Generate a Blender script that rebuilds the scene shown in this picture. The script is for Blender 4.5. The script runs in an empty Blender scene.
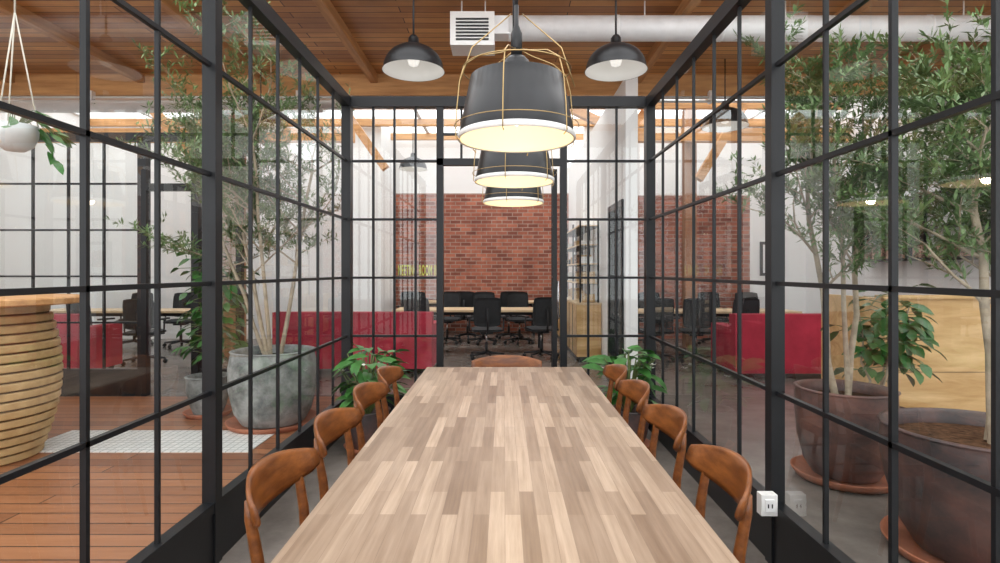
import bpy, math, random
from mathutils import Vector, Matrix
random.seed(7)
S=bpy.context.scene
S.view_settings.view_transform='Standard'
try: S.view_settings.look='None'
except: pass
S.view_settings.exposure=.28
COL=S.collection
# ---------------------------------------------------------------- materials
def newmat(name):
    m=bpy.data.materials.new(name); m.use_nodes=True
    nt=m.node_tree; b=nt.nodes['Principled BSDF']; return m,nt,b
def coords(nt,order='xyz',scale=(1,1,1)):
    tc=nt.nodes.new('ShaderNodeTexCoord'); se=nt.nodes.new('ShaderNodeSeparateXYZ'); co=nt.nodes.new('ShaderNodeCombineXYZ')
    nt.links.new(tc.outputs['Object'],se.inputs[0])
    for i,c in enumerate(order):
        mu=nt.nodes.new('ShaderNodeMath'); mu.operation='MULTIPLY'; mu.inputs[1].default_value=scale[i]
        nt.links.new(se.outputs['xyz'.index(c)],mu.inputs[0]); nt.links.new(mu.outputs[0],co.inputs[i])
    return co.outputs[0]
def noise(nt,vec,scale,detail=4,rough=.55,dist=0):
    n=nt.nodes.new('ShaderNodeTexNoise'); n.inputs['Scale'].default_value=scale; n.inputs['Detail'].default_value=detail
    n.inputs['Roughness'].default_value=rough; n.inputs['Distortion'].default_value=dist
    nt.links.new(vec,n.inputs['Vector']); return n.outputs['Fac']
def ramp(nt,fac,stops):
    r=nt.nodes.new('ShaderNodeValToRGB'); e=r.color_ramp.elements
    while len(e)<len(stops): e.new(.5)
    for i,(p,c) in enumerate(stops):
        e[i].position=p; e[i].color=(*c,1)
    nt.links.new(fac,r.inputs[0]); return r.outputs[0]
def mix(nt,a,b,fac,mode='MULTIPLY'):
    m=nt.nodes.new('ShaderNodeMixRGB'); m.blend_type=mode
    for i,v in ((0,fac),(1,a),(2,b)):
        if isinstance(v,(int,float)): m.inputs[i].default_value=v
        elif isinstance(v,tuple): m.inputs[i].default_value=(*v,1)
        else: nt.links.new(v,m.inputs[i])
    return m.outputs[0]
def bump(nt,b,h,st=.2,dist=.01):
    n=nt.nodes.new('ShaderNodeBump'); n.inputs['Strength'].default_value=st; n.inputs['Distance'].default_value=dist
    nt.links.new(h,n.inputs['Height']); nt.links.new(n.outputs[0],b.inputs['Normal'])
def plain(name,c,rough=.5,metal=0,var=.15,sc=6,spec=.5,bst=0):
    m,nt,b=newmat(name); v=coords(nt); n=noise(nt,v,sc)
    lo=tuple(x*(1-var) for x in c); hi=tuple(min(1,x*(1+var)) for x in c)
    nt.links.new(ramp(nt,n,[(.3,lo),(.7,hi)]),b.inputs['Base Color'])
    b.inputs['Roughness'].default_value=rough; b.inputs['Metallic'].default_value=metal
    b.inputs['Specular IOR Level'].default_value=spec
    if bst: bump(nt,b,noise(nt,v,sc*8),bst)
    return m
def twotone(name,c1,c2,rough,sc=3,bst=.15):
    m,nt,b=newmat(name); v=coords(nt); n=noise(nt,v,sc,6,.65)
    nt.links.new(ramp(nt,n,[(.38,c1),(.62,c2)]),b.inputs['Base Color']); b.inputs['Roughness'].default_value=rough
    bump(nt,b,noise(nt,v,sc*9),bst); return m
def emis(name,c,st,base=None):
    m,nt,b=newmat(name); b.inputs['Base Color'].default_value=(*(base or c),1)
    b.inputs['Emission Color'].default_value=(*c,1); b.inputs['Emission Strength'].default_value=st; return m
def wood(name,c1,c2,order='xyz',grain=(2,30,30),rough=.4,spec=.5,dist=0):
    m,nt,b=newmat(name); v=coords(nt,order,grain); n=noise(nt,v,1,6,.6,dist)
    nt.links.new(ramp(nt,n,[(.3,c1),(.7,c2)]),b.inputs['Base Color'])
    b.inputs['Roughness'].default_value=rough; b.inputs['Specular IOR Level'].default_value=spec
    bump(nt,b,n,.08); return m
def planks(name,c1,c2,mort,order,length,row,gap=.004,rough=.5,grain=1,off=.5,gs=(3,40),bs=.3,patch=None,spec=.5,glo=(.72,.68,.64)):
    m,nt,b=newmat(name); v=coords(nt,order)
    br=nt.nodes.new('ShaderNodeTexBrick'); nt.links.new(v,br.inputs['Vector'])
    br.inputs['Scale'].default_value=1; br.inputs['Brick Width'].default_value=length; br.inputs['Row Height'].default_value=row
    br.inputs['Mortar Size'].default_value=gap; br.inputs['Mortar Smooth'].default_value=.1; br.offset=off; br.offset_frequency=2
    br.inputs['Color1'].default_value=(*c1,1); br.inputs['Color2'].default_value=(*c2,1); br.inputs['Mortar'].default_value=(*mort,1)
    v2=coords(nt,order,(gs[0],gs[1],gs[1])); n=noise(nt,v2,1,6,.6)
    col=mix(nt,br.outputs['Color'],ramp(nt,n,[(.25,glo),(.75,(1.0,1.0,1.0))]),grain)
    if patch:
        v3=coords(nt,order); n3=noise(nt,v3,patch[0],3); col=mix(nt,col,ramp(nt,n3,[(.35,patch[1]),(.65,(1,1,1))]),.8)
    nt.links.new(col,b.inputs['Base Color']); b.inputs['Roughness'].default_value=rough; b.inputs['Specular IOR Level'].default_value=spec
    inv=nt.nodes.new('ShaderNodeMath'); inv.operation='SUBTRACT'; inv.inputs[0].default_value=1; nt.links.new(br.outputs['Fac'],inv.inputs[1])
    bump(nt,b,inv.outputs[0],bs); return m
M={}
M['black']=plain('black_steel',(.010,.011,.013),.4,0,.2,5,.35)
M['blackm']=plain('black_plastic',(.014,.014,.016),.5,0,.2,9)
M['white']=plain('white_paint',(.86,.865,.86),.7,0,.02,2)
M['whitegloss']=plain('white_gloss',(.88,.88,.86),.3,0,.02,2)
M['steel']=plain('galvanised_duct',(.86,.87,.88),.5,.15,.06,7)
M['brass']=plain('brass_wire',(.50,.35,.16),.32,.85,.1,9)
M['shade']=plain('shade_black',(.014,.015,.017),.36,.1,.2,4)
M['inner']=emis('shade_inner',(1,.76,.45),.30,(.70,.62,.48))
M['bulb']=emis('bulb',(1,.9,.7),2)
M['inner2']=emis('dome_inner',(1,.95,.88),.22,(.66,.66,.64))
M['bulb2']=emis('dome_bulb',(1,.96,.9),.6,(.7,.7,.68))
M['tabletop']=planks('table_staves',(.60,.46,.345),(.27,.18,.12),(.30,.21,.15),'yxz',.42,.042,.0006,.34,1,.37,(4,75),.02,(3.0,(.90,.87,.84)),.5,(.62,.57,.52))
M['tableedge']=wood('table_edge',(.36,.25,.17),(.50,.37,.27),'yxz')
M['chair']=wood('chair_wood',(.105,.030,.008),(.30,.10,.024),'yxz',(6,30,30),.28)
M['chair2']=wood('chair_seat',(.16,.05,.012),(.30,.10,.026),'xyz',(4,30,30),.3)
M['ceil']=planks('ceiling_boards',(.80,.42,.155),(.42,.18,.062),(.06,.022,.01),'xyz',3.1,.135,.006,.5,1,.4,(2.2,26),.3,(1.3,(.78,.72,.64)))
M['beam']=wood('timber_beam',(.46,.22,.08),(.74,.41,.17),'xyz',(1.5,16,16),.6)
M['beamy']=wood('timber_rafter',(.34,.16,.06),(.58,.30,.12),'yxz',(1.5,16,16),.6)
M['beamz']=wood('timber_post',(.24,.11,.06),(.42,.22,.11),'zyx',(1.5,16,16),.6)
M['deck']=planks('deck_boards',(.42,.18,.08),(.25,.095,.042),(.04,.016,.01),'xyz',3.4,.13,.005,.4,1,.35,(2,30),.3)
M['brick']=planks('red_brick',(.60,.21,.13),(.26,.085,.06),(.46,.34,.28),'xzy',.24,.086,.010,.85,.9,.5,(9,9),.5,(2.2,(.68,.62,.62)))
M['ply']=wood('plywood',(.52,.29,.10),(.82,.57,.28),'xzy',(.9,7,7),.5,.5,1.2)
M['plyd']=wood('laminated_plywood',(.44,.28,.12),(.62,.43,.21),'xyz',(2,9,9),.5)
M['plyg']=plain('plywood_groove',(.14,.08,.035),.8)
M['desk']=wood('desk_wood',(.62,.45,.26),(.78,.60,.38),'xyz',(2,20,20),.4)
M['sofa']=plain('sofa_red',(.42,.032,.058),.8,0,.25,3,.25,.15)
M['mesh']=plain('chair_fabric',(.018,.02,.022),.8,0,.2,14)
M['chrome']=plain('chrome',(.6,.6,.62),.2,.9,.05,5)
M['bark']=plain('olive_bark',(.42,.35,.26),.85,0,.3,12,.2,.4)
M['stem']=plain('green_stem',(.14,.19,.06),.6,0,.2,10)
M['leaf']=plain('olive_leaf',(.135,.22,.08),.5,0,.5,4,.4)
M['leaf2']=plain('dark_leaf',(.04,.135,.028),.32,0,.4,5,.5)
M['leaf3']=plain('pothos_leaf',(.05,.17,.035),.4,0,.4,9,.4)
M['petal']=plain('white_flower',(.85,.86,.78),.5,0,.05,9)
M['soil']=plain('soil',(.045,.03,.02),.95,0,.4,25,.1,.6)
M['mulch']=plain('bark_mulch',(.13,.07,.04),.95,0,.6,30,.1,.9)
M['potg']=twotone('grey_concrete_pot',(.13,.145,.14),(.38,.40,.39),.8,5,.3)
M['potb']=twotone('glazed_brown_pot',(.065,.053,.055),(.22,.11,.09),.42,3.2,.1)
M['potd']=twotone('glazed_dark_pot',(.05,.045,.048),(.17,.088,.075),.4,2.6,.1)
M['terra']=plain('terracotta_saucer',(.42,.145,.075),.7,0,.2,8)
M['hang']=plain('hanging_bowl',(.62,.64,.64),.6,0,.08,8)
M['rope']=plain('rope',(.7,.66,.56),.8,0,.1,20)
M['sign']=plain('sign_letters',(.72,.74,.16),.5,0,.05,4)
M['book']=plain('books',(.35,.22,.16),.7,0,.9,30)
def concrete(name,a,b_,rough):
    m,nt,b=newmat(name); v=coords(nt); n=noise(nt,v,1.1,8,.65); n2=noise(nt,v,9,6,.7)
    c=mix(nt,ramp(nt,n,[(.3,a),(.7,b_)]),ramp(nt,n2,[(.3,(.78,.77,.76)),(.7,(1,1,1))]),.9)
    nt.links.new(c,b.inputs['Base Color']); b.inputs['Roughness'].default_value=rough; bump(nt,b,n2,.04); return m
M['conc']=concrete('polished_concrete',(.14,.12,.105),(.30,.265,.235),.25)
m,nt,b=newmat('mosaic_tile'); v=coords(nt)
br=nt.nodes.new('ShaderNodeTexBrick'); nt.links.new(v,br.inputs['Vector']); br.offset=0
for k,x in (('Scale',1),('Brick Width',.06),('Row Height',.06),('Mortar Size',.005)): br.inputs[k].default_value=x
br.inputs['Color1'].default_value=(.84,.84,.81,1); br.inputs['Color2'].default_value=(.74,.75,.73,1); br.inputs['Mortar'].default_value=(.42,.44,.42,1)
nt.links.new(br.outputs['Color'],b.inputs['Base Color']); b.inputs['Roughness'].default_value=.4; M['mosaic']=m
m=bpy.data.materials.new('window_glass'); m.use_nodes=True; nt=m.node_tree; nt.nodes.clear()
o=nt.nodes.new('ShaderNodeOutputMaterial'); mx=nt.nodes.new('ShaderNodeMixShader'); t=nt.nodes.new('ShaderNodeBsdfTransparent'); g=nt.nodes.new('ShaderNodeBsdfGlossy')
t.inputs[0].default_value=(.96,.98,.975,1); g.inputs['Roughness'].default_value=.0; g.inputs['Color'].default_value=(.97,1,1,1)
lw=nt.nodes.new('ShaderNodeLayerWeight'); lw.inputs[0].default_value=.5
p=nt.nodes.new('ShaderNodeMath'); p.operation='POWER'; p.inputs[1].default_value=4; nt.links.new(lw.outputs['Facing'],p.inputs[0])
q=nt.nodes.new('ShaderNodeMath'); q.operation='MULTIPLY_ADD'; q.inputs[1].default_value=.6; q.inputs[2].default_value=.075; nt.links.new(p.outputs[0],q.inputs[0])
nt.links.new(q.outputs[0],mx.inputs[0]); nt.links.new(t.outputs[0],mx.inputs[1]); nt.links.new(g.outputs[0],mx.inputs[2]); nt.links.new(mx.outputs[0],o.inputs[0])
M['glass']=m
# ---------------------------------------------------------------- mesh builder
class MB:
    def __init__(s): s.v=[];s.f=[];s.m=[];s.sm=[];s.ml=[]
    def mi(s,k):
        if k not in s.ml: s.ml.append(k)
        return s.ml.index(k)
    def add(s,vs,fs,k,smooth=False):
        o=len(s.v); s.v+= [tuple(x) for x in vs]; i=s.mi(k)
        for f in fs: s.f.append(tuple(a+o for a in f)); s.m.append(i); s.sm.append(smooth)
    def box(s,x0,x1,y0,y1,z0,z1,k,mat=None):
        vs=[Vector((x,y,z)) for z in (z0,z1) for y in (y0,y1) for x in (x0,x1)]
        if mat is not None: vs=[mat@v for v in vs]
        s.add(vs,[(0,2,3,1),(4,5,7,6),(0,1,5,4),(2,6,7,3),(0,4,6,2),(1,3,7,5)],k)
    def beam(s,a,b,w,h,k):
        a=Vector(a);b=Vector(b);d=(b-a);L=d.length;q=d.to_track_quat('Y','Z').to_matrix().to_4x4()
        s.box(-w/2,w/2,0,L,-h/2,h/2,k,Matrix.Translation(a)@q)
    def tube(s,pts,rad,k,n=8,caps=True,squash=None):
        pts=[Vector(p) for p in pts]; N=len(pts)
        if isinstance(rad,(int,float)): rad=[rad]*N
        vs=[];up=None
        for i,p in enumerate(pts):
            d=(pts[min(i+1,N-1)]-pts[max(i-1,0)]).normalized()
            if up is None:
                up=Vector((0,0,1)) if abs(d.z)<.9 else Vector((1,0,0))
            a=(up-d*up.dot(d)); 
            if a.length<1e-4: a=d.orthogonal()
            a.normalize(); b=d.cross(a); up=a
            for j in range(n):
                t=2*math.pi*j/n; vs.append(p+(a*math.cos(t)+b*math.sin(t))*rad[i])
        fs=[(i*n+j,i*n+(j+1)%n,(i+1)*n+(j+1)%n,(i+1)*n+j) for i in range(N-1) for j in range(n)]
        if caps: fs+=[tuple(range(n))[::-1],tuple((N-1)*n+j for j in range(n))]
        s.add(vs,fs,k,True)
    def lathe(s,prof,c,k,n=36,smooth=True):
        vs=[];N=len(prof)
        for r,z in prof:
            for j in range(n):
                t=2*math.pi*j/n; vs.append((c[0]+r*math.cos(t),c[1]+r*math.sin(t),c[2]+z))
        fs=[(i*n+j,i*n+(j+1)%n,(i+1)*n+(j+1)%n,(i+1)*n+j) for i in range(N-1) for j in range(n)]
        s.add(vs,fs,k,smooth)
    def disc(s,c,r,k,n=36):
        s.add([(c[0]+r*math.cos(2*math.pi*j/n),c[1]+r*math.sin(2*math.pi*j/n),c[2]) for j in range(n)],[tuple(range(n))],k)
    def leaf(s,p,d,L,W,k,fold=.15,curl=.0):
        d=d.normalized(); side=d.cross(Vector((random.uniform(-.5,.5),random.uniform(-.5,.5),1)))
        if side.length<1e-3: side=d.orthogonal()
        side.normalize(); nrm=side.cross(d)
        if L<.09:
            vs=[p,p+d*L*.5+side*W*.5,p+d*L,p+d*L*.5-side*W*.5]; s.add(vs,[(0,1,2,3)],k)
        else:
            vs=[p]; 
            for t,w in ((.22,.72),(.5,1),(.78,.66)):
                c=p+d*L*t-nrm*curl*L*t*t
                vs+=[c+side*W*.5*w+nrm*fold*W*w,c,c-side*W*.5*w+nrm*fold*W*w]
            vs.append(p+d*L-nrm*curl*L)
            s.add(vs,[(0,2,1),(0,3,2),(1,2,5,4),(2,3,6,5),(4,5,8,7),(5,6,9,8),(7,8,10),(8,9,10)],k,True)
    def build(s,name,origin=None,bevel=0,parent=None):
        xs=[v[0] for v in s.v];ys=[v[1] for v in s.v];zs=[v[2] for v in s.v]
        if origin is None: origin=((min(xs)+max(xs))/2,(min(ys)+max(ys))/2,min(zs))
        me=bpy.data.meshes.new(name); me.from_pydata([(v[0]-origin[0],v[1]-origin[1],v[2]-origin[2]) for v in s.v],[],s.f)
        for k in s.ml: me.materials.append(M[k])
        me.polygons.foreach_set('material_index',s.m); me.polygons.foreach_set('use_smooth',s.sm); me.update()
        ob=bpy.data.objects.new(name,me); ob.location=origin; COL.objects.link(ob)
        if bevel:
            b=ob.modifiers.new('bevel','BEVEL'); b.width=bevel; b.segments=2; b.limit_method='ANGLE'
        if parent: ob.parent=parent
        return ob
def inst(ob,loc,rz=0):
    c=ob.copy(); c.location=loc; c.rotation_euler=(0,0,rz); COL.objects.link(c); return c
def light(name,kind,loc,e,c,size=.1,rot=None):
    l=bpy.data.lights.new(name,kind); l.energy=e; l.color=c
    if kind=='POINT': l.shadow_soft_size=size
    o=bpy.data.objects.new(name,l); o.location=loc; COL.objects.link(o)
    return o
# ---------------------------------------------------------------- shell
XL,XR,YB,YF,H=-8.5,6.2,-1.6,13.0,4.6
def slab(name,a,k): 
    b=MB(); b.box(*a,k); return b.build(name)
slab('floor',(XL-.2,XR+.2,YB-.2,YF+.2,-.2,0),'conc')
slab('floor_deck',(XL,-1.47,YB,6.2,0,.012),'deck')
slab('floor_tile_inlay',(-3.75,-1.95,4.28,4.86,.012,.018),'mosaic')
slab('wall_brick',(-2.55,1.5,13,13.2,0,3.2),'brick')
slab('wall_back_upper',(-2.55,1.5,13.0,13.2,3.2,H),'white')
slab('wall_left_back',(XL,-2.55,11.6,11.8,0,H),'white')
slab('wall_left_return',(-2.65,-2.551,11.8,13.2,0,H),'white')
slab('wall_right_brick',(1.66,5.05,11.5,11.7,0,2.95),'brick')  # likely reflection in the right glass, built as a solid wall
slab('wall_right_back_upper',(1.66,5.05,11.5,11.7,2.95,H),'white')
slab('wall_right_back',(5.05,XR,11.5,11.7,0,H),'white')
HC=3.8
b=MB(); b.box(1.5,1.65,6.9,7.0,0,HC,'white'); b.box(1.5,1.65,7.95,13.0,0,HC,'white'); b.box(1.5,1.65,7.0,7.95,2.3,HC,'white')
b.build('wall_corridor_right')
slab('wall_left',(XL-.2,XL,YB,11.8,0,H),'white')
slab('wall_right',(XR,XR+.2,YB,11.7,0,H),'white')
slab('baseboard_right',(XR-.02,XR,YB,11.5,0,.12),'white'); slab('baseboard_back',(XL,-2.66,11.58,11.6,0,.12),'white')
b=MB(); b.box(XL,XR,YB-.2,YB,0,.8,'white'); b.box(XL,XR,YB-.2,YB,4.0,4.4,'white')
for x in [XL+i*(XR-XL-.3)/5 for i in range(6)]: b.box(x,x+.3,YB-.2,YB,.8,4.0,'white')
b.build('wall_rear')  # out of view; wide openings added to let sky light in
slab('ceiling',(XL,XR,5.2,8.35,4.28,4.36),'ceil')
slab('ceiling_beam',(XL,XR,8.2,8.42,3.98,4.279),'beam')
for X in (-7.2,-5.3,-3.55,-1.9,1.95,3.75,5.4):
    b=MB(); b.box(X-.05,X+.05,5.21,8.19,4.15,4.279,'beamy'); b.build('ceiling_rafter')
b=MB()
for y in (YB,0.3,2.0,3.6,5.12): b.box(XL,XR,y,y+.07,4.30,4.42,'beam')
for x in (XL,-5.2,-2.2,1.0,3.6,XR-.08): b.box(x,x+.08,YB,5.2,4.42,4.5,'white')
b.build('ceiling_skylight_frame')  # unseen open roof bay, added so sky light fills the room softly
b=MB()
for x in [XL+i*1.35 for i in range(11)]: b.box(x,x+.07,8.42,13.2,4.5,4.6,'white')
for y in (9.0,10.2,11.4,12.6): b.box(XL,XR,y,y+.09,4.36,4.5,'beam')
b.build('ceiling_skylight_frame')
def tb(name,fn):
    b=MB(); fn(b); b.build(name)
tb('timber_tie_beam',lambda b:b.box(XL+.02,-2.7,10.0,10.16,3.72,3.95,'beam'))
tb('timber_tie_beam',lambda b:b.box(1.7,XR-.02,10.0,10.16,3.72,3.95,'beam'))
for a,c in (((-2.9,10.4,4.3),(-2.2,10.4,3.3)),((2.6,10.4,4.35),(1.78,10.4,3.15)),((.9,9.6,4.3),(1.75,9.6,3.9)),((4.2,9.8,4.3),(3.4,9.8,3.0)),((-6.2,9.8,4.3),(-5.2,9.8,3.1))):
    tb('timber_brace',lambda b:b.beam(a,c,.14,.14,'beam'))
tb('timber_post',lambda b:b.box(3.3,3.5,10.17,10.37,0,4.36,'beamz'))
tb('timber_post',lambda b:b.box(-4.52,-4.24,8.98,9.22,0,4.36,'beamz'))
# ---------------------------------------------------------------- glass room
HB=[.82,1.34,1.86,2.38]
def gy(b,X,y0,y1,n,z0=.0,z1=2.86,plinth=.30,thick=()):
    t=.010
    b.box(X-.022,X+.022,y0,y1,0,plinth-.05,'black'); b.box(X-.028,X+.028,y0,y1,plinth-.05,plinth,'black')
    for h in HB: b.box(X-.011,X+.011,y0,y1,h-t,h+t,'black')
    for i in range(1,n):
        y=y0+(y1-y0)*i/n; w=.009 if i in thick else .0075; d=.011 if i in thick else .009
        b.box(X-d,X+d,y-w,y+w,plinth,z1,'black')
    b.add([(X,y0,plinth),(X,y1,plinth),(X,y1,z1),(X,y0,z1)],[(0,1,2,3)],'glass')
def gx(b,Y,x0,x1,n,plinth=.30,z0=None,z1=2.86,bars=HB,glass=True):
    t=.010; base=plinth if z0 is None else z0
    if z0 is None: b.box(x0,x1,Y-.028,Y+.028,0,plinth,'black')
    for h in bars: b.box(x0,x1,Y-.015,Y+.015,h-t,h+t,'black')
    for i in range(1,n):
        x=x0+(x1-x0)*i/n; b.box(x-.0095,x+.0095,Y-.015,Y+.015,base,z1,'black')
    if glass: b.add([(x0,Y,base),(x1,Y,base),(x1,Y,z1),(x0,Y,z1)],[(0,1,2,3)],'glass')
for nm,X in (('window_1',-1.4),('window_2',1.3)):
    b=MB(); gy(b,X,2.72,4.955,6); gy(b,X,.30,2.655,6,thick=(4,))
    b.box(X-.032,X+.032,2.655,2.72,0,2.9,'black'); b.box(X-.04,X+.04,4.955,5.045,0,2.95,'black'); b.box(X-.04,X+.04,.22,.30,0,2.9,'black')
    b.box(X-.035,X+.035,.22,5.04,2.86,2.95,'black'); b.build(nm)
b=MB(); Y=5.0; L0,L1,R0,R1=-1.355,-.6,.50,1.255
gx(b,Y,L0,L1,4); gx(b,Y,R0,R1,3); gx(b,Y,L1,R0,5,z0=2.40,bars=[2.62])
b.box(L1,L1+.06,Y-.03,Y+.03,0,2.86,'black'); b.box(R0-.0,R0+.06,Y-.03,Y+.03,0,2.86,'black')
b.box(L1,R0,Y-.03,Y+.03,2.34,2.40,'black'); b.box(L0,R1,Y-.04,Y+.04,2.86,2.95,'black'); b.build('window_3')
b=MB(); hx,hy=.46,5.06; A=Matrix.Translation((hx,hy,0))@Matrix.Rotation(math.radians(86),4,'Z')
W=.86
b.box(0,.05,-.02,.02,.01,2.32,'black',A); b.box(W-.05,W,-.02,.02,.01,2.32,'black',A); b.box(.05,W-.05,-.02,.02,2.26,2.32,'black',A); b.box(.05,W-.05,-.02,.02,.01,.28,'black',A)
for h in HB[:3]: b.box(.05,W-.05,-.015,.015,h-.01,h+.01,'black',A)
for i in (1,2): b.box(.05+(W-.1)*i/3-.01,.05+(W-.1)*i/3+.01,-.015,.015,.28,2.26,'black',A)
b.add([A@Vector(p) for p in ((.05,0,.28),(W-.05,0,.28),(W-.05,0,2.26),(.05,0,2.26))],[(0,1,2,3)],'glass')
b.tube([A@Vector((W-.09,-.05,.9)),A@Vector((W-.09,-.05,1.3))],.012,'chrome'); b.tube([A@Vector((W-.09,-.05,1.0)),A@Vector((W-.03,0,1.0))],.008,'chrome'); b.build('door_1')
b=MB(); 
for (y0,y1,z0,z1) in ((7.0,7.07,0,2.3),(7.88,7.95,0,2.3),(7.07,7.88,2.22,2.3),(7.07,7.88,.01,.25)): b.box(1.47,1.66,y0,y1,z0,z1,'black')
for h in (.8,1.3,1.8): b.box(1.54,1.58,7.07,7.88,h-.01,h+.01,'black')
b.box(1.54,1.58,7.46,7.49,.25,2.22,'black')
b.add([(1.56,7.07,.25),(1.56,7.88,.25),(1.56,7.88,2.22),(1.56,7.07,2.22)],[(0,1,2,3)],'glass'); b.build('door_2')
b=MB(); gx(b,6.3,XL+.01,-4.1,11); gx(b,6.3,-3.5,-3.0,1)
b.box(-4.1,-4.0,6.26,6.34,0,2.9,'black'); b.box(-3.5,-3.42,6.26,6.34,0,2.9,'black'); b.box(-4.0,-3.5,6.26,6.34,2.3,2.38,'black'); b.box(-3.0,-2.94,6.26,6.34,0,2.9,'black')
b.box(XL+.01,-2.94,6.26,6.34,2.86,2.95,'black'); b.build('window_4')
# ---------------------------------------------------------------- table
b=MB(); x0,x1,y0,y1=-.52,.525,.35,3.79
b.add([(x0,y0,.75),(x1,y0,.75),(x1,y1,.75),(x0,y1,.75)],[(0,1,2,3)],'tabletop')
b.add([(x0,y0,.71),(x1,y0,.71),(x1,y1,.71),(x0,y1,.71),(x0,y0,.75),(x1,y0,.75),(x1,y1,.75),(x0,y1,.75)],[(0,3,2,1),(0,1,5,4),(1,2,6,5),(2,3,7,6),(3,0,4,7)],'tableedge')
b.box(-.22,.22,.55,.62,.62,.709,'black'); b.box(-.22,.22,3.42,3.49,.62,.709,'black'); b.box(-.03,.03,.62,3.42,.64,.7,'black')
for x in (-.22,.16):
    for y in (.555,3.425): b.box(x,x+.06,y,y+.06,0,.62,'black')
b.build('dining_table',bevel=.002)
# ---------------------------------------------------------------- dining chair
def dining_chair():
    b=MB()
    n=10; top=[];bot=[]
    for i in range(n+1):
        for j in range(n+1):
            u=i/n*2-1; v=j/n*2-1
            wx=.205; wy=.215+.02*u
            x=u*wx*(1-.05*v*v); y=v*wy*(1-.08*max(0,abs(u)-.6)); z=.452-.014*(1-u*u)*(1-v*v)+.004*u
            top.append((x,y,z)); bot.append((x,y,z-.02))
    N=(n+1)**2; fs=[];
    for i in range(n):
        for j in range(n):
            a=i*(n+1)+j; fs.append((a,a+n+1,a+n+2,a+1)); fs.append((N+a,N+a+1,N+a+n+2,N+a+n+1))
    rim=[i*(n+1) for i in range(n+1)]+[n*(n+1)+j for j in range(1,n+1)]+[i*(n+1)+n for i in range(n-1,-1,-1)]+[j for j in range(n-1,0,-1)]
    for q in range(len(rim)):
        a,c=rim[q],rim[(q+1)%len(rim)]; fs.append((a,c,N+c,N+a))
    b.add(top+bot,fs,'chair2',True)
    b.box(.15,.175,-.17,.17,.385,.43,'chair'); b.box(-.185,-.16,-.16,.16,.385,.43,'chair')
    b.box(-.17,.16,-.19,-.168,.39,.43,'chair'); b.box(-.17,.16,.168,.19,.39,.43,'chair')
    for s in (-1,1):
        b.tube([(.19,s*.205,0),(.175,s*.19,.22),(.165,s*.178,.435)],[.012,.016,.019],'chair',10)
        b.tube([(-.27,s*.185,0),(-.21,s*.180,.25),(-.185,s*.176,.45),(-.198,s*.178,.60),(-.218,s*.18,.715),(-.222,s*.18,.765)],[.012,.017,.02,.017,.015,.011],'chair',10)
        b.tube([(-.21,s*.18,.27),(.17,s*.19,.27)],.009,'chair',8)
    ny=18;nz=6;F=[];K=[]
    for i in range(ny+1):
        u=i/ny*2-1; y=u*.240
        zt=.812-.034*abs(u)**2.4; hh=.135*(1-.50*abs(u)**2.2)
        if abs(u)>.93: hh*=.8
        for j in range(nz+1):
            w=j/nz; z=zt-hh*(1-w); x=-.262+.085*u*u-.02*(w-.5)
            th=.0095*(1-.5*(2*w-1)**4)
            F.append((x+th,y,z));K.append((x-th,y,z))
    N=len(F);fs=[]
    for i in range(ny):
        for j in range(nz):
            a=i*(nz+1)+j; fs.append((a,a+nz+1,a+nz+2,a+1)); fs.append((N+a,N+a+1,N+a+nz+2,N+a+nz+1))
    for i in range(ny):
        a=i*(nz+1);c=a+nz+1; fs.append((a,N+a,N+c,c)); a+=nz;c+=nz; fs.append((a,c,N+c,N+a))
    for j in range(nz):
        fs.append((j,j+1,N+j+1,N+j)); a=ny*(nz+1)+j; fs.append((a,N+a,N+a+1,a+1))
    b.add(F+K,fs,'chair',True)
    return b.build('dining_chair',origin=(0,0,0))
ch=dining_chair(); ch.location=(-.485,1.73,0)
for y in (2.30,2.87,3.40): inst(ch,(-.485,y,0),random.uniform(-.05,.05))
for y in (1.78,2.37,2.95,3.47): inst(ch,(.48,y,0),math.pi+random.uniform(-.05,.05))
hc=inst(ch,(.02,4.03,0),-math.pi/2); hc.scale=(1,1.1,.93)
# ---------------------------------------------------------------- cage pendants
def cage_pendant():
    b=MB()
    b.lathe([(.158,.222),(.165,.220),(.205,0.020)],(0,0,0),'shade',48)
    b.lathe([(.206,.020),(.210,.016),(.210,-.002),(.205,-.002)],(0,0,0),'whitegloss',48)
    b.lathe([(.201,.0),(.160,.214),(.02,.216)],(0,0,0),'inner',48)
    b.lathe([(.160,.222),(.05,.224),(.045,.235),(.045,.28),(.03,.295),(.0005,.296)],(0,0,0),'shade',32)
    b.lathe([(.0005,.05),(.03,.06),(.042,.09),(.03,.13),(.018,.15),(.018,.21)],(0,0,0),'bulb',20)
    for k in range(6):
        a=k*math.pi/3+.3; c,s=math.cos(a),math.sin(a)
        b.tube([(r*c,r*s,z) for r,z in ((.02,.32),(.06,.305),(.14,.285),(.19,.25),(.208,.19),(.218,.09),(.222,-.002),(.208,-.014))],.0022,'brass',6)
    b.tube([(.193*math.cos(t*math.pi/20),.193*math.sin(t*math.pi/20),.246) for t in range(41)],.0024,'brass',6,False)
    b.tube([(.221*math.cos(t*math.pi/20),.221*math.sin(t*math.pi/20),.045) for t in range(41)],.0016,'brass',6,False)
    for s in (-1,1): b.tube([(s*.208,0,.19),(s*.16,0,.33),(s*.02,0,.45)],.0024,'brass',6)
    b.lathe([(.0005,.29),(.020,.29),(.020,.38),(.008,.41),(.008,.48),(.0005,.48)],(0,0,0),'shade',16)
    b.tube([(0,0,.45),(0,0,2.36)],.006,'blackm',8)
    return b.build('cage_pendant_lamp',origin=(0,0,0))
cp=cage_pendant(); PL=[(.045,2.0,1.868),(.055,2.95,1.868),(.065,3.87,1.868)]
cp.location=PL[0]
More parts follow.
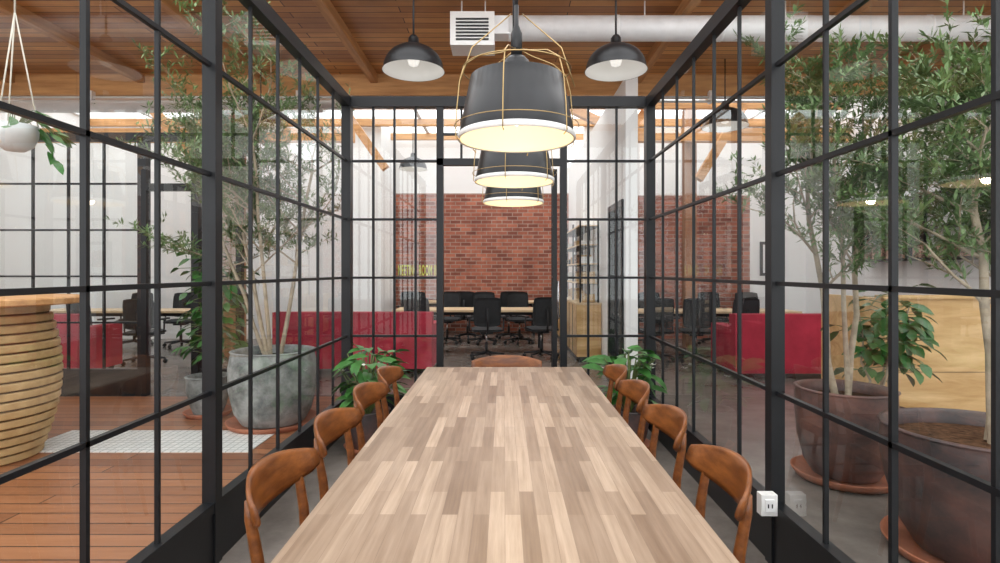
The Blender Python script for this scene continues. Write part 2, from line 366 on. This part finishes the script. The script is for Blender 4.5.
for p in PL[1:]: inst(cp,p,.0)
for p in PL: light('pendant_bulb_light','POINT',(p[0],p[1],p[2]+.02),1.3,(1,.80,.54),.03)
b=MB(); b.box(.02,.09,.35,5.15,4.24,4.299,'black'); b.build('lamp_track')
def dome(name='dome_pendant_lamp'):
    b=MB(); R=.292
    pr=[(R*math.sin(t),R*.82*math.cos(t)) for t in [math.pi/2*i/10 for i in range(10,1,-1)]]+[(.055,.245),(.05,.30),(.03,.33),(.0005,.33)]
    b.lathe([(R+.012,-.02)]+pr,(0,0,0),'shade',40); b.lathe([(R+.008,-.019)]+[(r*.97,z*.97-.003) for r,z in pr[:8]]+[(.0005,.22)],(0,0,0),'inner2',40)
    b.lathe([(.0005,.02),(.045,.04),(.06,.09),(.04,.15),(.03,.20)],(0,0,0),'bulb2',16)
    b.tube([(0,0,.32),(0,0,.90)],.010,'blackm'); return b.build(name,origin=(0,0,0))
dm=dome(); dm.location=(-.885,5.48,3.375)
for p in ((1.095,5.48,3.375),(-3.3,7.6,3.375),(3.0,7.6,3.375)): inst(dm,p)
b=dome('office_pendant_lamp'); b.location=(-1.95,12.0,3.60)
b=MB(); D=3.985
b.tube([(.05,5.97,D),(6.1,5.97,D)],.13,'steel',24)
for x in (1.2,2.3,3.4,4.5,5.6): b.tube([(x-.02,5.97,D),(x+.02,5.97,D)],.135,'steel',24)
b.box(-.56,-.10,5.82,6.12,3.75,4.1,'whitegloss'); b.box(-.10,.07,5.87,6.07,3.89,4.08,'steel')
for i in range(7): b.box(-.50,-.16,5.805,5.82,3.80+.035*i,3.815+.035*i,'blackm')
for x in (-.45,-.2,1.5,3.0,4.9): b.tube([(x,5.97,D),(x,5.97,4.279)],.008,'steel')
b.build('air_duct')
b=MB(); b.tube([(XL+.02,8.72,4.05),(-2.8,8.72,4.05)],.18,'steel',24); b.tube([(-2.8,8.72,4.05),(-2.5,8.72,4.05)],.14,'steel',24)
b.build('air_duct')
b=MB()
for (z,y) in ((3.93,8.16),(3.86,8.13)): b.tube([(XL+.02,y,z),(XR-.02,y,z)],.018,'whitegloss',8)
for x in (-6,-3,0,3): b.box(x-.02,x+.02,8.12,8.199,3.84,4.02,'steel')
b.build('conduit_pipe')
# ---------------------------------------------------------------- plants
def pot(b,c,prof,k,saucer,soil='soil'):
    x,y=c; b.lathe(prof,(x,y,.04),k,48)
    rt,zt=prof[-1]; R0=prof[0][0]
    b.lathe([(rt,zt),(rt+.012,zt+.012),(rt-.012,zt+.018),(rt-.03,zt),(rt-.035,zt-.07)],(x,y,.04),k,48)
    b.disc((x,y,.04+zt-.06),rt-.03,soil); b.disc((x,y,.041),R0,k)
    b.lathe([(.0005,0.013),(saucer-.03,.013),(saucer,.06),(saucer-.012,.062),(saucer-.035,.03),(.0005,.03)],(x,y,0),'terra',48)
def grow(b,p,d,L,r,lvl,maxl,leafk,ls,ok,nl,spread=.6,upb=.25):
    n=4 if lvl<2 else 3; pts=[p];rs=[r];q=p.copy();dd=d.normalized()
    for i in range(n):
        dd=(dd+Vector((random.gauss(0,.14),random.gauss(0,.14),upb*.3))).normalized(); nq=q+dd*L/n
        if not ok(nq): dd=(dd*.3+Vector((0,0,.8))).normalized(); nq=q+dd*L/n
        if not ok(nq): break
        q=nq
        pts.append(q.copy()); rs.append(r*(1-.55*(i+1)/n))
        if lvl<maxl and i>=(1 if lvl==0 else 0):
            for c in range(2 if lvl>1 and i>0 else 1):
                a=random.uniform(0,6.28); cd=(dd*.6+Vector((math.cos(a),math.sin(a),random.uniform(-.1,.5)))*spread).normalized()
                grow(b,q,cd,L*random.uniform(.45,.7),rs[-1]*.6,lvl+1,maxl,leafk,ls,ok,nl,spread,upb*.4)
        if lvl>=maxl-1:
            for c in range(nl):
                t=random.random(); pp=pts[-2].lerp(pts[-1],t); ld=(dd*.6+Vector((random.gauss(0,.6),random.gauss(0,.6),random.gauss(0,.5)))).normalized()
                if ok(pp+ld*ls): b.leaf(pp,ld,ls*random.uniform(.7,1.2),ls*random.uniform(.2,.3),leafk)
    if len(pts)>1: b.tube(pts,rs,'bark',6 if lvl<2 else 4,False)
def olive(name,c,prof,k,saucer,z0,stems,H_,ok,nl=9,spread=.6,ls=.062,maxl=3,soil='soil',trunk=None):
    b=MB(); pot(b,c,prof,k,saucer,soil)
    for (dx,dy,lx,ly,r,h) in stems:
        p=Vector((c[0]+dx,c[1]+dy,z0)); n=6; pts=[p];
        for i in range(n):
            pts.append(p+Vector((lx*(i+1)/n+random.gauss(0,.012),ly*(i+1)/n+random.gauss(0,.012),h*(i+1)/n)))
        b.tube(pts,[r*(1-.45*i/n) for i in range(n+1)],'bark',8,False)
        for i in (3,4,5,6):
            for cc in range(2 if i<6 else 3):
                a=random.uniform(0,6.28); d=Vector((math.cos(a)*spread*1.5,math.sin(a)*spread*1.2,random.uniform(.3,1.1)))
                grow(b,pts[i],d,H_*random.uniform(.6,1),r*.4,1,maxl,'leaf',ls,ok,nl,spread)
    return b.build(name)
okL=lambda p: p.x<-1.5 and p.z<3.8 and p.y<6.15 and p.z>1.35
okR=lambda p: p.x>1.42 and p.z<4.1 and p.z>1.2 and p.y>1.4
big=[(.27,0),(.33,.1),(.375,.3),(.38,.5),(.355,.63)]
olive('potted_olive_tree',(-2.10,5.1),big,'potg',.40,.62,[(-.05,0,-.35,.1,.022,1.5),(.05,.03,.25,.1,.022,1.7),(0,-.06,-.05,-.25,.02,1.9),(-.1,.05,-.7,.2,.018,1.65)],.85,okL,8,.75)
olive('potted_olive_tree',(2.30,3.78),[(.2,0),(.25,.08),(.29,.25),(.305,.42),(.30,.56)],'potb',.33,.54,[(-.06,0,-.2,0,.024,1.45),(.04,.03,.2,.1,.022,1.7),(0,-.04,.02,.2,.018,1.9)],.62,okR,8,.65)
olive('potted_olive_tree',(2.33,2.72),[(.28,0),(.34,.1),(.40,.3),(.43,.48),(.42,.58)],'potd',.42,.56,[(.05,0,-.10,0,.026,1.35),(.07,.05,.35,.15,.022,1.5)],.6,okR,9,.65,soil='mulch')
def bigleaf(name,c,prof,k,saucer,z0,n,hmin,hmax,rad,L,W,lk='leaf2',flowers=0,ok=lambda p:True,woody=False):
    b=MB(); pot(b,c,prof,k,saucer)
    if woody:
        for s in range(4):
            a=random.uniform(0,6.28); top=Vector((c[0]+rad*.5*math.cos(a),c[1]+rad*.5*math.sin(a),hmax*random.uniform(.85,1))); base=Vector((c[0]+.04*math.cos(a),c[1]+.04*math.sin(a),z0))
            pts=[base.lerp(top,i/6)+Vector((random.gauss(0,.015),random.gauss(0,.015),0)) for i in range(7)]
            b.tube(pts,[.012-.0012*i for i in range(7)],'bark',6,False)
            for i in range(n//4):
                t=random.uniform(max(0,(hmin-z0)/(hmax-z0)),1); p=base.lerp(top,t); a=random.uniform(0,6.28)
                d=Vector((math.cos(a),math.sin(a),random.uniform(-.5,.4))); e=p+d*rad*random.uniform(.15,.6)
                if ok(e+d*L): b.tube([p,e],.003,'stem',4,False); b.leaf(e,d+Vector((0,0,-.3)),L*random.uniform(.7,1.1),W,lk,.12,.3)
    else:
        for i in range(n):
            a=random.uniform(0,6.28); h=random.uniform(hmin,hmax); r=rad*random.uniform(.15,.75); p=Vector((c[0],c[1],z0)); e=Vector((c[0]+r*math.cos(a),c[1]+r*math.sin(a),h))
            d=Vector((math.cos(a),math.sin(a),random.uniform(-.3,.5)))
            if not ok(e+d*L): d=Vector((-d.x,d.y,abs(d.z)+.3))
            if not ok(e+d*L*.9): continue
            mid=p.lerp(e,.5)+Vector((0,0,.06)); b.tube([p,mid,e],.005,'stem',5,False); b.leaf(e,d,L*random.uniform(.75,1.1),W*random.uniform(.8,1.1),lk,.12,.35)
        for i in range(flowers):
            a=random.uniform(0,6.28); e=Vector((c[0]+.2*math.cos(a),c[1]+.12*math.sin(a),hmax*random.uniform(.75,.9))); b.tube([(c[0],c[1],z0),e],.004,'stem',5,False)
            for q in range(5): b.leaf(e,Vector((math.cos(q*1.26),math.sin(q*1.26),.4)),.035,.03,'petal')
    return b.build(name)
sm=[(.13,0),(.16,.08),(.19,.22),(.195,.34)]
bigleaf('potted_ficus',(-2.85,5.4),sm,'potg',.22,.34,230,.60,1.80,.42,.12,.065,ok=lambda p:p.y<6.2 and p.z>.5 and p.x<-2.3,woody=True)
bigleaf('potted_rubber_plant',(2.76,4.12),sm,'potd',.22,.34,170,.75,1.30,.34,.14,.075,ok=lambda p:p.z>.5 and p.x>2.45 and p.y<4.45,woody=True)
fp=[(.11,0),(.14,.08),(.16,.2),(.165,.27)]
bigleaf('potted_peace_lily',(-1.06,4.35),fp,'potd',.18,.27,70,.38,.76,.30,.18,.09,lk='leaf3',flowers=4,ok=lambda p:p.x>-1.34)
bigleaf('potted_peace_lily',(.98,4.4),fp,'potd',.18,.27,70,.38,.76,.30,.18,.09,lk='leaf3',flowers=5,ok=lambda p:p.x<1.24)
b=MB(); c=(-2.62,3.0,2.04)
b.lathe([(.0005,0),(.045,.004),(.08,.03),(.1,.08),(.103,.14),(.097,.14),(.09,.10)],c,'hang',36); b.disc((c[0],c[1],c[2]+.12),.094,'soil')
for k in range(3):
    a=k*2.094+.5; b.tube([(c[0]+.1*math.cos(a),c[1]+.1*math.sin(a),c[2]+.13),(c[0],c[1],c[2]+.75)],.004,'rope',5)
    b.tube([(c[0]+.1*math.cos(a),c[1]+.1*math.sin(a),c[2]+.13),(c[0]+.08*math.cos(a),c[1]+.08*math.sin(a),c[2]+.03)],.004,'rope',5)
b.tube([(c[0],c[1],c[2]+.74),(c[0],c[1],4.43)],.005,'rope',5)
for i in range(26):
    a=random.gauss(.3,.7); r=random.uniform(.08,.2); z=c[2]+.17+random.uniform(-.02,.07)-max(0,r-.12)*1.4
    e=Vector((c[0]+r*math.cos(a),c[1]+r*math.sin(a),z)); b.tube([(c[0],c[1],c[2]+.12),((c[0]+e.x)/2,(c[1]+e.y)/2,c[2]+.2),e],.002,'stem',4,False); b.leaf(e,Vector((math.cos(a),math.sin(a),-.4)),.085*random.uniform(.9,1.2),.045,'leaf3',.1,.3)
for i in range(5):
    x=c[0]+.12+.02*i; b.leaf(Vector((x,c[1],c[2]+.12-.04*i)),Vector((.7,random.uniform(-.5,.5),-.7)),.095,.05,'leaf3',.1,.3)
b.build('hanging_planter')
# ---------------------------------------------------------------- furniture
def office_chair():
    b=MB()
    for k in range(5):
        a=k*math.tau/5; b.tube([(0,0,.10),(.28*math.cos(a),.28*math.sin(a),.075)],[.022,.014],'blackm',8); 
        x,y=.28*math.cos(a),.28*math.sin(a); b.tube([(x-.02*math.sin(a),y+.02*math.cos(a),.03),(x+.02*math.sin(a),y-.02*math.cos(a),.03)],.03,'blackm',12); b.tube([(x,y,.05),(x,y,.08)],.008,'blackm')
    b.tube([(0,0,.08),(0,0,.26)],.025,'blackm'); b.tube([(0,0,.24),(0,0,.42)],.016,'chrome')
    b.box(-.10,.10,-.1,.1,.40,.44,'blackm')
    def pad(P,w,h,t,k,cyl):
        n=8; F=[];K=[]
        for i in range(n+1):
            for j in range(n+1):
                u=i/n*2-1;v=j/n*2-1; uu=u*w*(1-.08*v**4); vv=v*h*(1-.08*u**4); q=P(uu,vv,u,v); nn=cyl
                th=t*(1-.6*max(abs(u),abs(v))**6); F.append(q+nn*th); K.append(q-nn*th)
        N=len(F);fs=[]
        for i in range(n):
            for j in range(n):
                a=i*(n+1)+j; fs.append((a,a+n+1,a+n+2,a+1)); fs.append((N+a,N+a+1,N+a+n+2,N+a+n+1))
        rim=[i*(n+1) for i in range(n+1)]+[n*(n+1)+j for j in range(1,n+1)]+[i*(n+1)+n for i in range(n-1,-1,-1)]+[j for j in range(n-1,0,-1)]
        for q in range(len(rim)):
            a,c=rim[q],rim[(q+1)%len(rim)]; fs.append((a,c,N+c,N+a))
        b.add(F+K,fs,k,True)
    pad(lambda a,c,u,v:Vector((a,c,.475-.01*v*v)),.24,.23,.035,'mesh',Vector((0,0,1)))
    pad(lambda a,c,u,v:Vector((a,-.25-.03*v+.05*u*u,.76+c)),.215,.23,.014,'mesh',Vector((0,1,.1)).normalized())
    b.tube([(0,-.08,.43),(0,-.27,.45),(0,-.295,.62),(0,-.285,.82)],.018,'blackm',8)
    for s in (-1,1):
        b.tube([(s*.10,0,.43),(s*.27,-.02,.45),(s*.275,-.02,.66)],.014,'blackm',8); b.box(s*.275-.03,s*.275+.03,-.13,.12,.66,.685,'blackm')
    return b.build('office_chair',origin=(0,0,0))
oc=office_chair(); oc.location=(-.28,8.95,0); oc.rotation_euler=(0,0,.1)
for (x,y,r) in ((-1.35,9.1,-.2),(-1.75,10.85,3.2),(-1.1,10.85,3.0),(-.4,10.8,3.1),(.3,10.8,3.3),(.60,9.05,.3),
    (-1.9,11.55,.1),(-.75,11.55,-.2),(.1,11.6,.15),(-7.1,8.5,.1),(-6.3,8.55,-.2),(-5.45,8.5,.2),(-6.9,10.45,3.1),(-6.0,10.4,3.3),(-5.1,10.45,3.0),
    (2.35,8.7,.1),(2.98,8.7,-.2),(3.65,8.7,.1),(2.15,10.6,3.2),(2.8,10.65,3.1),(4.0,10.7,3.2),(4.65,10.6,3.0)): inst(oc,(x,y,0),r)  # right-hand chairs model likely glass reflections as solid objects
def desk(x0,x1,y0,y1):
    b=MB(); b.box(x0,x1,y0,y1,.70,.735,'desk')
    for x in (x0+.08,x1-.13):
        for y in (y0+.06,y1-.11): b.box(x,x+.05,y,y+.05,0,.70,'black')
        b.box(x,x+.05,y0+.11,y1-.11,.64,.70,'black')
    b.box(x0+.13,x1-.13,(y0+y1)/2-.02,(y0+y1)/2+.02,.62,.70,'black'); b.build('office_desk',bevel=.003)
desk(-1.9,.75,9.5,10.3); desk(-2.2,.75,12.05,12.8); desk(-7.9,-4.75,9.3,10.0); desk(2.0,4.9,9.2,9.95)  # last desk is solid geometry for a likely reflection in the right glass
def sofa(cx,cy,w):
    b=MB(); x0,x1=cx-w/2,cx+w/2; y0,y1=cy,cy+.85
    b.box(x0+.02,x1-.02,y0+.02,y1-.02,.08,.30,'sofa')
    b.box(x0,x1,y0,y0+.2,.08,.84,'sofa')
    b.box(x0,x0+.18,y0+.2,y1,.08,.66,'sofa'); b.box(x1-.18,x1,y0+.2,y1,.08,.66,'sofa')
    k=(w-.36)/2
    for i in range(2):
        b.box(x0+.185+i*k,x0+.175+(i+1)*k,y0+.2,y1,.305,.46,'sofa'); b.box(x0+.19+i*k,x0+.17+(i+1)*k,y0+.205,y0+.36,.465,.80,'sofa')
    for x in (x0+.08,x1-.12):
        for y in (y0+.06,y1-.12): b.box(x,x+.05,y,y+.05,0,.08,'blackm')
    # seams on the back
    for i in (1,2,3): b.tube([(x0+w*i/4,y0-.001,.14),(x0+w*i/4,y0-.001,.80)],.005,'sofa',6)
    b.build('red_sofa',bevel=.03)
sofa(-2.05,7.55,2.15); sofa(4.05,7.2,2.15); sofa(-6.0,7.15,1.1)  # second sofa: likely mirror image in the right glass, modelled solid
b=MB(); c=(-3.90,4.15,.012)
nR=17; h=1.14/nR
for i in range(nR):
    z=i*h; u=i/(nR-1); r=.33+.17*math.sin(math.pi*(.10+.72*u))
    b.lathe([(r-.03,z+.004),(r-.004,z+.006),(r,z+.014),(r,z+h-.018),(r-.004,z+h-.010),(r-.03,z+h-.008)],c,'plyd',48,False)
    b.lathe([(r-.029,z+h-.009),(r-.029,z+h+.006)],c,'plyg',48,False)
b.lathe([(.0005,1.14),(.62,1.14),(.64,1.15),(.64,1.185),(.62,1.195),(.0005,1.195)],c,'beam',48,False); b.build('reception_counter')
slab('plywood_counter',(-5.9,-4.55,3.95,4.5,.012,1.08),'ply')
b=MB(); b.box(3.06,5.6,4.5,4.55,0,1.18,'ply'); b.box(3.06,3.11,4.55,5.4,0,1.18,'ply'); b.box(5.55,5.6,4.55,5.4,0,1.18,'ply'); b.box(3.03,5.63,4.47,4.58,1.18,1.205,'ply')
b.box(4.275,4.281,4.497,4.501,0.02,1.18,'plyg'); b.box(3.07,5.59,4.497,4.501,.585,.590,'plyg'); b.build('plywood_screen')
b=MB(); b.box(1.12,1.495,8.6,12.6,.08,.88,'ply'); b.box(1.16,1.49,8.62,12.58,0,.08,'black'); b.box(1.10,1.497,8.58,12.62,.88,.905,'desk')
for i in range(1,8): b.box(1.112,1.121,8.6+i*.5-.004,8.6+i*.5+.004,.10,.86,'black')
b.build('storage_cabinet',bevel=.003)
b=MB()
for y in (8.75,9.65,10.55,11.45):
    for x in (1.18,1.46): b.box(x,x+.025,y,y+.025,.906,2.2,'black')
for z in (1.2,1.5,1.8,2.1):
    b.box(1.18,1.485,8.75,11.475,z-.01,z,'black'); b.box(1.17,1.485,8.76,11.465,z,z+.02,'desk')
for z in (.907,1.22,1.52,1.82):
    y=8.85
    while y<11.3:
        w=random.uniform(.03,.12); h=random.uniform(.08,.18)
        if random.random()<.4: b.box(1.25,1.44,y,y+w,z,z+h,random.choice(['book','white','plyd','desk','blackm']))
        y+=w+random.uniform(.0,.2)
b.build('metal_bookshelf')
b=MB()
for z in (1.55,2.0,2.45): b.box(5.9,6.19,6.9,9.5,z,z+.04,'black')
for y in (6.9,8.2,9.46): b.box(5.9,6.19,y,y+.04,1.59,2.45,'black')
for i in range(14):
    y=7.0+i*.17; b.box(5.98,6.15,y,y+.06,1.59,1.59+random.uniform(.15,.3),'book')
b.build('wall_shelf')
b=MB(); b.box(5.25,5.75,11.46,11.499,1.3,2.0,'black'); b.box(5.30,5.70,11.455,11.461,1.36,1.94,'white'); b.box(5.38,5.62,11.45,11.456,1.48,1.82,'book'); b.build('picture_frame')
b=MB(); b.box(1.195,1.2715,2.60,2.65,.26,.36,'whitegloss'); b.box(1.212,1.255,2.594,2.601,.28,.34,'white'); b.box(1.222,1.228,2.591,2.596,.30,.32,'blackm'); b.box(1.240,1.246,2.591,2.596,.30,.32,'blackm'); b.build('power_outlet_box',bevel=.004)
cu=bpy.data.curves.new('meeting_room_sign','FONT'); cu.body='MEETING ROOM II'; cu.extrude=.01; cu.size=.30; cu.offset=.004; cu.space_character=1.12; cu.materials.append(M['sign'])
so=bpy.data.objects.new('meeting_room_sign',cu); COL.objects.link(so); so.rotation_euler=(math.pi/2,0,0); so.location=(-2.46,12.985,1.30)
bpy.context.view_layer.update(); so.scale=(.88/so.dimensions.x,1.15,1)
# ---------------------------------------------------------------- world, camera
w=bpy.data.worlds.new('sky'); S.world=w; w.use_nodes=True; bg=w.node_tree.nodes['Background']; bg.inputs[0].default_value=(.98,.985,1,1); bg.inputs[1].default_value=2.25
cam=bpy.data.cameras.new('camera'); co=bpy.data.objects.new('camera',cam); COL.objects.link(co)
co.location=(0,0,1.4); co.rotation_euler=(math.pi/2,0,0); cam.sensor_width=36; cam.lens=36*.56; cam.shift_x=-.004; cam.shift_y=-.0105; cam.clip_start=.05
S.camera=co
